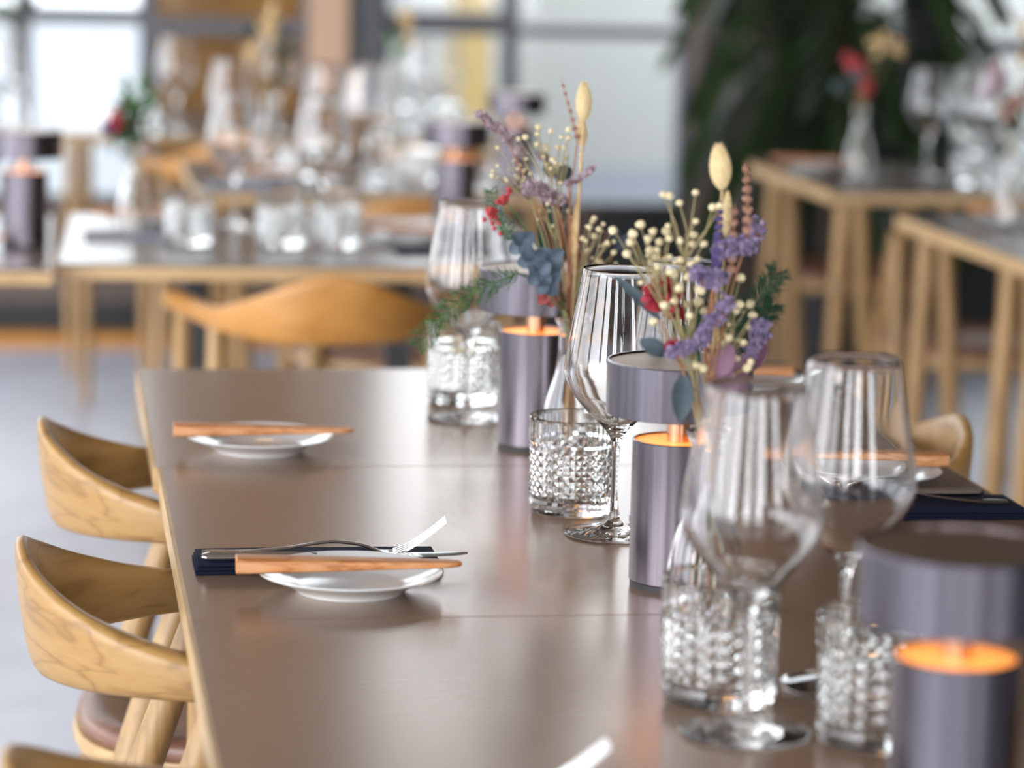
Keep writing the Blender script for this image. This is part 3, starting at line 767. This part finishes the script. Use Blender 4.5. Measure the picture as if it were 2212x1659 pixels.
def leaf_sprig(label, v, base, leaves, group, m, name='eucalyptus_sprig', stem='redtwig', cup=.2):
    """leaves: (bx,by,tx,ty,width_px,dy)"""
    J = P3(*base, v)
    t, off, _ = sprig(name, label, 'leaf', v, J, M[stem], .0009, group, .005)
    for bx, by, tx, ty, wp, dy in leaves:
        a_ = P3(bx, by, v, dy*.5); b_ = P3(tx, ty, v, dy); w = wp*(v[1]+dy)/6400
        tw = MB().tube([J-off, a_-off], [.0007, .0005], 5)
        tw.build('twig', M[stem], t)
        nr = Vector((-.15+random.uniform(-.3, .3), -1, .35+random.uniform(-.2, .2)))
        MB().petal(a_-off, b_-off, w, nr, cup, 8, .0003).build('leaf', m, t, angle=60)
    return t
def fern(label, v, path, group, m, name='asparagus_fern', L=.022, n=26):
    pts = [P3(x, y, v, d) for x, y, d in path]
    t, off, _ = sprig(name, label, 'leaf', v, pts[0], m, .0008, group)
    c = [Vector(p) for p in crom([tuple(p) for p in pts], 8)]
    b = MB().tube([p-off for p in c], [.0009-.0005*i/len(c) for i in range(len(c))], 5)
    nd = MB(); N_ = len(c)
    for i in range(n*2):
        u = i/(n*2)*(N_-1.01); k = int(u); p = c[k].lerp(c[k+1], u-k); tan = (c[k+1]-c[k]).normalized()
        side = tan.cross(Vector((0, 1, .2))).normalized()*(1 if i % 2 else -1)
        l_ = L*(1-.45*i/(n*2))*random.uniform(.7, 1.1)*min(1, .35+3*i/(n*2))
        q = p+(side*.8+tan*.7+rv(.25)).normalized()*l_
        b.tube([p-off, q-off], [.0004, .0002], 4)
        for j in range(12):
            s0 = p.lerp(q, (j+1)/12); dd = ((q-p).normalized()+rv(.9)).normalized()*.0075
            w = rv(.0005); nd.add([s0-off-w, s0-off+w, s0+dd-off], [(0, 1, 2)]); nd.add([s0-off-w.cross(tan)*1, s0-off+w.cross(tan), s0+dd-off], [(0, 1, 2)])
    b.build('branches', m, t); nd.build('needles', m, t); return t
def ruffle(label, v, c, r, group, m, name='red_blossom', n=26):
    p = P3(c[0], c[1], v, c[2] if len(c) > 2 else 0)
    t, off, _ = sprig(name, label, 'dried flower', v, p, M['twig'], .0009, group)
    f = MB()
    for k in range(n):
        z = 1-1.6*(k+.5)/n; a_ = k*2.4; q = math.sqrt(max(0, 1-z*z)); d = Vector((math.cos(a_)*q, math.sin(a_)*q, z))
        f.petal(p-off, p-off+d*r, r*.95, d.cross(rv(1)).normalized()+d*.1, .6, 4, .0003)
    f.build('petals', m, t, angle=60); return t

# ---- far bouquet (vase behind the sharp tumbler)
G1 = 'dried stems in the far bottle vase'
random.seed(11)
for lab, tip, bot, wd_, dy in [('tall cream feathery grass head at the top of the far bouquet', (1262, 178), (1260, 262), 40, 0), ('smaller cream feathery grass head just below the tallest one', (1256, 252), (1258, 318), 27, .008)]:
    a_ = P3(*tip, V1, dy); b_ = P3(*bot, V1, dy)
    t, off, _ = sprig('feathery_grass', lab, 'dried flower', V1, b_, M['straw'], .0011, G1, .0)
    grass_head(a_.lerp(b_, .5), t, (a_-b_).length, wd_*V1[1]/6400, a_-b_, M['cream'], 'seed_head', off)
# broad straw blades
t, off, pts = sprig('straw_blade', 'broad pale straw blade standing in the far vase neck', 'dried grass', V1, P3(1256, 330, V1), M['straw'], .0018, G1, 0)
MB().petal(P3(1222, 640, V1)-off, P3(1250, 420, V1)-off, .007, (0, -1, .1), .1, 8, .0006).build('blade', M['straw'], t)
spike('thin brown bud spike leaning left beside the tall grass head', V1, (1213, 172), G1, M['brown'], (1248, 300), 7, .0026)
breath("cream baby's breath cloud at the top left of the far bouquet", V1, [(1135, 296), (1120, 300), (1163, 275), (1160, 290), (1190, 283), (1213, 296), (1228, 298), (1205, 318), (1180, 322), (1195, 345), (1105, 296), (1228, 280), (1160, 312)], G1, (1200, 460))
breath("small cream baby's breath dots at the left of the far bouquet", V1, [(1075, 319), (1065, 370), (1075, 358), (1118, 365), (1130, 370), (1095, 390), (1120, 385), (1145, 375), (1063, 380), (1222, 342)], G1, (1150, 440), r=.0021)
breath("cream baby's breath low in the middle of the far bouquet", V1, [(1205, 395), (1183, 440), (1207, 430), (1212, 395), (1220, 435), (1165, 455), (1228, 455)], G1, (1200, 520), r=.0024)
breath("olive toned baby's breath spray reaching right from the far bouquet", V1, [(1284, 471), (1303, 484), (1273, 490), (1294, 495), (1284, 510), (1304, 530), (1312, 525), (1270, 540), (1298, 565), (1300, 572), (1322, 500), (1258, 515), (1266, 520), (1280, 478), (1326, 545), (1260, 580), (1330, 570)], G1, (1245, 640), r=.0030)
statice('mauve statice sprig at the top left tip of the far bouquet', V1, [(1102, 315, 0), (1085, 290, 0), (1060, 275, 0), (1035, 252, 0)], G1, M['mauve'], 9, .0065)
statice('mauve statice sprig crossing the grass stems on the right', V1, [(1228, 400, -.02), (1250, 392, -.02), (1278, 372, -.02)], G1, M['mauve'], 6, .005)
statice('mauve statice clump in the heart of the far bouquet', V1, [(1205, 445, -.01), (1180, 432, -.01), (1155, 415, -.01), (1138, 425, -.01)], G1, M['mauve'], 13, .012)
statice('small mauve statice tuft left of the grass stems', V1, [(1180, 350, .01), (1165, 338, .01)], G1, M['mauve'], 7, .005)
statice('small mauve statice tuft beside the brass coloured twigs', V1, [(1130, 340, .01), (1118, 330, .01)], G1, M['mauve'], 7, .005)
for lab, c, n_ in [('red berry cluster on the left of the far bouquet', (1088, 428), 12), ('lower red berry cluster hanging on the far left', (1062, 462), 12), ('single row of small red berries under the clusters', (1076, 490), 4)]:
    p = P3(c[0], c[1], V1, -.01); t, off, _ = sprig('berry_sprig', lab, 'berries', V1, p, M['green'], .0007, G1)
    f = MB()
    for k in range(n_): f.blob(p-off+Vector((random.gauss(0, .0042), random.gauss(0, .004), random.gauss(0, .0040))), .0026, (1, 1, 1), 5, 8)
    f.build('berries', M['redberry'], t)
fern('short green fern tip beside the red berries', V1, [(1110, 520, 0), (1080, 470, 0), (1058, 410, 0)], G1, M['green'], L=.010, n=14)
leaf_sprig('dark eucalyptus leaves high behind the far bouquet', V1, (1205, 480), [(1200, 388, 1235, 360, 34, .03), (1190, 385, 1185, 350, 30, .03), (1195, 460, 1180, 412, 30, .02), (1205, 470, 1225, 425, 26, .02)], G1, M['euca'])
leaf_sprig('deep green blade leaves in the middle of the far bouquet', V1, (1195, 600), [(1195, 590, 1185, 455, 30, .02), (1200, 590, 1230, 500, 22, .02), (1190, 600, 1165, 480, 24, .015)], G1, M['dgreen'], 'green_leaf_sprig', 'green')
# blue hydrangea
random.seed(5)
for lab, cs in [('slate blue dried hydrangea floret, upper left of the cluster', (1128, 525)), ('slate blue dried hydrangea floret in the middle of the cluster', (1150, 560)), ('slate blue dried hydrangea floret at the right of the cluster', (1190, 560)), ('slate blue dried hydrangea floret hanging lowest', (1185, 610)), ('slate blue dried hydrangea floret facing up', (1165, 590))]:
    v = (V1[0], V1[1]); p = P3(cs[0], cs[1], v, -.045+random.uniform(-.01, .01))
    t, off, _ = sprig('hydrangea_floret', lab, 'dried flower', v, p, M['twig'], .0007, G1, -.01)
    for k in range(4):
        a_ = k*PI/2+random.uniform(-.3, .3)+.6; ax = Vector((math.cos(a_), random.uniform(-.5, .1), math.sin(a_))).normalized()
        MB().petal(p-off, p-off+ax*.0150, .0145, Vector((random.uniform(-.3, .3), -1, random.uniform(.0, .5))), .35, 8, .0003).build('petal', M['blue'], t, angle=60)
leaf_sprig('dusky red leaves under the blue florets', V1, (1205, 660), [(1195, 620, 1165, 655, 34, -.02), (1190, 625, 1190, 662, 36, -.02), (1235, 560, 1245, 500, 26, .03), (1240, 600, 1262, 540, 26, .03)], G1, M['redleaf'], 'red_leaf_sprig')
fern('green asparagus fern drooping left over the farthest lamp', V1, [(1120, 590, -.04), (1060, 615, -.05), (1000, 645, -.05), (950, 690, -.05), (905, 745, -.05)], G1, M['green'], L=.022, n=34)
leaf_sprig('dark blue grey leaf pair behind the olive spray', V1, (1280, 640), [(1310, 500, 1352, 515, 30, .05), (1330, 540, 1375, 500, 26, .05)], G1, M['blue'], 'blue_leaf_sprig')

# ---- near bouquet (vase behind the front left glass)
G3 = 'dried stems in the purple bouquet vase'
random.seed(23)
for lab, tip, bot, wd_, dy in [('large cream bunny tail grass head above the purple bouquet', (1552, 312), (1560, 408), 54, 0), ('small cream bunny tail head below the large one', (1572, 415), (1568, 512), 26, .01)]:
    a_ = P3(*tip, V2, dy); b_ = P3(*bot, V2, dy)
    t, off, _ = sprig('bunny_tail_grass', lab, 'dried flower', V2, b_, M['straw'], .0008, G3, .0)
    grass_head(a_.lerp(b_, .5), t, (a_-b_).length, wd_*V2[1]/6400, a_-b_, M['cream'], 'seed_head', off)
spike('pinkish brown bead spike, tallest at the right of the purple bouquet', V2, (1611, 350), G3, M['brown'], (1617, 505), 7, .0042)
spike('shorter pinkish brown bead spike behind the bunny tails', V2, (1588, 440), G3, M['brown'], (1580, 590), 6, .0040)
spike('deep violet lavender spike left of the bunny tail stem', V2, (1556, 430), G3, M['violet'], (1548, 575), 9, .0040)
breath("cream baby's breath fork rising left of the bunny tails", V2, [(1432, 420), (1446, 423), (1468, 438), (1503, 416), (1540, 448), (1555, 445), (1503, 478), (1443, 488), (1470, 520)], G3, (1480, 560), r=.0030, n_extra=0)
breath("dense cream baby's breath in the left middle of the purple bouquet", V2, [(1410, 500), (1400, 515), (1425, 522), (1445, 515), (1418, 555), (1404, 540), (1383, 485), (1363, 523), (1367, 505), (1355, 548), (1325, 497), (1498, 508), (1497, 528), (1520, 527), (1438, 500), (1470, 562)], G3, (1440, 680), r=.0034)
breath("cream baby's breath dots over the red blossom", V2, [(1425, 635), (1468, 622), (1455, 590), (1486, 598), (1473, 582), (1448, 588), (1436, 660), (1457, 650), (1460, 670), (1483, 658), (1512, 626), (1508, 652), (1522, 672), (1490, 682), (1412, 695), (1420, 590), (1495, 572)], G3, (1490, 780), dy=.02, r=.0039, n_extra=0)
breath("cream baby's breath at the right of the purple bouquet", V2, [(1597, 658), (1620, 656), (1590, 672), (1592, 696), (1618, 706), (1625, 680), (1575, 730), (1560, 740), (1607, 740), (1545, 735), (1625, 672), (1600, 600), (1590, 775)], G3, (1545, 800), dy=.02, r=.0034, n_extra=1)
breath("small creamy baby's breath low beside the vase neck", V2, [(1520, 795), (1530, 790), (1505, 790), (1615, 795), (1622, 782), (1538, 748), (1540, 765), (1530, 772)], G3, (1530, 850), r=.0036, n_extra=0)
statice('purple statice sprig at the upper right of the purple bouquet', V2, [(1555, 560, 0), (1585, 545, 0), (1615, 545, 0), (1638, 500, 0)], G3, M['purple'], 13, .012)
statice('purple statice sprig in the centre of the purple bouquet', V2, [(1540, 625, -.02), (1525, 615, -.02), (1505, 603, -.02), (1560, 615, -.02)], G3, M['purple'], 12, .010)
statice('long purple statice sprig slanting down to the left', V2, [(1575, 660, -.02), (1555, 690, -.02), (1530, 715, -.02), (1515, 745, -.025), (1480, 765, -.025), (1450, 775, -.025)], G3, M['purple'], 9, .0085)
statice('purple statice sprig at the right edge of the purple bouquet', V2, [(1620, 780, 0), (1635, 745, 0), (1650, 720, 0), (1632, 715, 0)], G3, M['purple'], 10, .009)
ruffle('crimson ruffled blossom on the left of the purple bouquet', V2, (1432, 640, .01), .0165, G3, M['red'])
ruffle('small crimson bud under the ruffled blossom', V2, (1458, 676, .01), .0090, G3, M['red'], n=14)
ruffle('dark red bud beside the grey leaf', V2, (1455, 750, -.01), .0075, G3, M['red'], n=14)
leaf_sprig('dark grey eucalyptus leaf at the left of the purple bouquet', V2, (1490, 800), [(1440, 765, 1385, 735, 40, -.01)], G3, M['euca'])
leaf_sprig('teal grey eucalyptus leaf hanging before the middle lamp shade', V2, (1505, 850), [(1478, 812, 1470, 905, 50, -.04)], G3, M['euca'])
leaf_sprig('mauve leaves low on the purple bouquet', V2, (1545, 860), [(1550, 815, 1578, 745, 50, -.01), (1575, 830, 1625, 760, 46, .0), (1560, 880, 1572, 795, 60, -.01), (1640, 760, 1650, 680, 40, .02), (1590, 880, 1600, 800, 46, 0), (1620, 800, 1655, 740, 38, .01), (1540, 850, 1545, 770, 44, .01)], G3, M['mauveleaf'], 'mauve_leaf_sprig')
leaf_sprig('grey blade leaf slanting across the wine glass', V2, (1460, 760), [(1425, 690, 1328, 590, 24, .08)], G3, M['euca'])
leaf_sprig('deep green leaves in the heart of the purple bouquet', V2, (1545, 800), [(1545, 760, 1548, 640, 34, .02), (1560, 740, 1590, 600, 34, .03), (1530, 760, 1500, 650, 34, .03), (1550, 700, 1560, 560, 30, .03), (1510, 790, 1480, 700, 30, .02)], G3, M['dgreen'], 'green_leaf_sprig', 'green')
fern('lower green fern tuft at the right of the purple bouquet', V2, [(1600, 760, .02), (1640, 700, .02), (1668, 660, .02)], G3, M['dgreen'], L=.016, n=24)
fern('green fern tuft at the right of the purple bouquet', V2, [(1590, 720, .01), (1625, 665, .01), (1655, 625, .01), (1678, 590, .01)], G3, M['dgreen'], L=.017, n=26)
fern('green fern tuft behind the purple statice', V2, [(1540, 720, .03), (1540, 640, .03), (1545, 560, .03)], G3, M['dgreen'], L=.016, n=20)

# ---- background bouquets, one thing each
def bouquet(v, label, tips, seed):
    random.seed(seed); t = thing('dried_bouquet', label, 'bouquet', (v[0], v[1], TZ), 0, 'bouquets on background tables')
    off = Vector((v[0], v[1], TZ)); st = MB()
    acc = {}
    for (dx, dz, key, r) in tips:
        p = off+Vector((dx, random.uniform(-.03, .03), dz)); st.tube([q-off for q in stem_pts(v, p, .005)], .0009, 5)
        b = acc.setdefault(key, MB())
        for k in range(9):
            q = p-off+Vector((random.gauss(0, r*.5), random.gauss(0, r*.5), random.gauss(0, r*.6)))
            b.blob(q, r*.42, (1, 1, 1.2), 4, 7, .2) if key not in ('green', 'palm', 'dgreen') else b.petal(q, q+(rv(1)+Vector((0, 0, .5))).normalized()*r*1.6, r*.7, rv(1)+Vector((.01, 0, 0)), .2, 4)
    st.build('stems', M['twig'], t)
    for key, b in acc.items(): b.build({'green': 'leaves', 'palm': 'leaves', 'dgreen': 'leaves'}.get(key, 'blooms'), M[key], t)
bouquet(BV[0][:2], 'blurred bouquet of green leaves with dark red tips at left', [(-.01, .21, 'green', .02), (0, .20, 'palm', .02), (.0, .235, 'green', .022), (-.025, .20, 'red', .016), (.01, .18, 'green', .022), (.0, .165, 'palm', .018), (-.04, .185, 'violet', .014), (-.02, .17, 'dgreen', .018)], 1)
bouquet(BV[1][:2], 'blurred red and yellow bouquet on the right background table', [(0, .23, 'redberry', .020), (.01, .205, 'redberry', .020), (-.015, .25, 'redberry', .016), (.03, .29, 'straw', .018), (.07, .29, 'straw', .018), (.04, .33, 'palm', .018), (-.02, .22, 'euca', .016), (-.05, .2, 'euca', .014)], 2)
bouquet(BV[2][:2], 'blurred pink and yellow bouquet cut by the right frame edge', [(.0, .24, 'brown', .018), (-.03, .28, 'mauve', .022), (-.06, .26, 'mauve', .018), (.02, .31, 'straw', .012), (.02, .36, 'straw', .012), (.03, .22, 'green', .02), (.0, .19, 'palm', .02), (-.02, .21, 'brown', .016)], 3)
bouquet(BV[3][:2], 'blurred ochre bouquet in front of the timber slats', [(0, .30, 'straw', .022), (.03, .25, 'palm', .022), (-.03, .24, 'straw', .02), (.02, .20, 'palm', .02), (-.04, .28, 'palm', .018), (.01, .34, 'straw', .015)], 4)
bouquet(BV[4][:2], 'blurred green bouquet before the bright left window', [(0, .36, 'green', .025), (.02, .31, 'palm', .022), (-.03, .33, 'green', .02), (.0, .27, 'palm', .016), (-.05, .37, 'straw', .014)], 5)
bouquet(BV[5][:2], 'blurred olive bouquet in front of the tan column', [(0, .28, 'palm', .02), (.02, .32, 'straw', .018), (-.01, .24, 'green', .018), (.03, .27, 'straw', .016)], 6)
bouquet(BV[6][:2], 'blurred dark green bouquet at the left frame edge', [(0, .24, 'green', .02), (.01, .2, 'palm', .02), (-.02, .28, 'green', .018)], 8)

# ------------------------------------------------------------------ potted palm behind the tables
def palm(x, y, label, seed, nf):
    t = thing('potted_palm', label, 'plant', (x, y, 0), 0)
    MB().lathe([(0, 0), (.15, 0), (.19, .36), (.20, .40), (.18, .40), (.17, .36), (0, .36)], 32).build('planter', M['clay'], t)
    MB().tube([(0, 0, .35), (.01, 0, .8), (-.01, .01, 1.25)], [.035, .03, .025], 10).build('trunk', M['palmtrunk'], t)
    random.seed(seed)
    for k in range(nf):
        a = k*2.4; h0 = .50+.75*k/nf; L = random.uniform(.32, .50)
        d = Vector((math.cos(a), math.sin(a), 0)); p0 = Vector((0, 0, h0))
        ax = [p0, p0+d*L*.35+Vector((0, 0, .14)), p0+d*L*.7+Vector((0, 0, .13)), p0+d*L+Vector((0, 0, -.05-.08*random.random()))]
        c = [Vector(p) for p in crom([tuple(p) for p in ax], 6)]
        m = MB(); m.tube(c, [.005-.003*i/len(c) for i in range(len(c))], 6)
        for i in range(3, len(c)):
            tan = (c[i]-c[i-1]).normalized(); sd = tan.cross(Vector((0, 0, 1))).normalized()
            for s_ in (-1, 1):
                q = c[i]+(sd*s_+tan*.9+Vector((0, 0, -.35))).normalized()*(.17*(1-.5*i/len(c)))
                m.petal(c[i], q, .032, Vector((0, 0, 1)), .1, 4, .0006)
        m.build('frond', M['palm'], t, angle=60)
palm(2.10, 7.95, 'tall dark green potted palm in front of the taupe pillar', 3, 44)

# ------------------------------------------------------------------ warm pendant lamps above the tables
def pendant(x, y, z, label):
    t = thing('pendant_lamp', label, 'lamp', (x, y, z), 0, 'pendant lamps over the tables')
    MB().lathe([(.03, .16), (.10, .12), (.17, .02), (.175, 0), (.170, 0), (.095, .112), (.03, .15)], 40).build('shade', M['copper'], t)
    MB().blob((0, 0, .07), .045, (1, 1, 1), 10, 16).build('bulb', bulbm, t)
    MB().tube([(0, 0, .15), (0, 0, RH-z)], .004, 6).build('cord', M['black'], t)
bulbm = mat('warm_bulb', (1, .8, .6), .5, emit=(1, .58, .25), es=30)
for x, y, z in [(.5, 7.6, 2.25), (1.5, 6.4, 2.2), (-.2, 5.0, 2.2)]: pendant(x, y, z, 'warm pendant lamp hanging over the dining tables, above the frame')
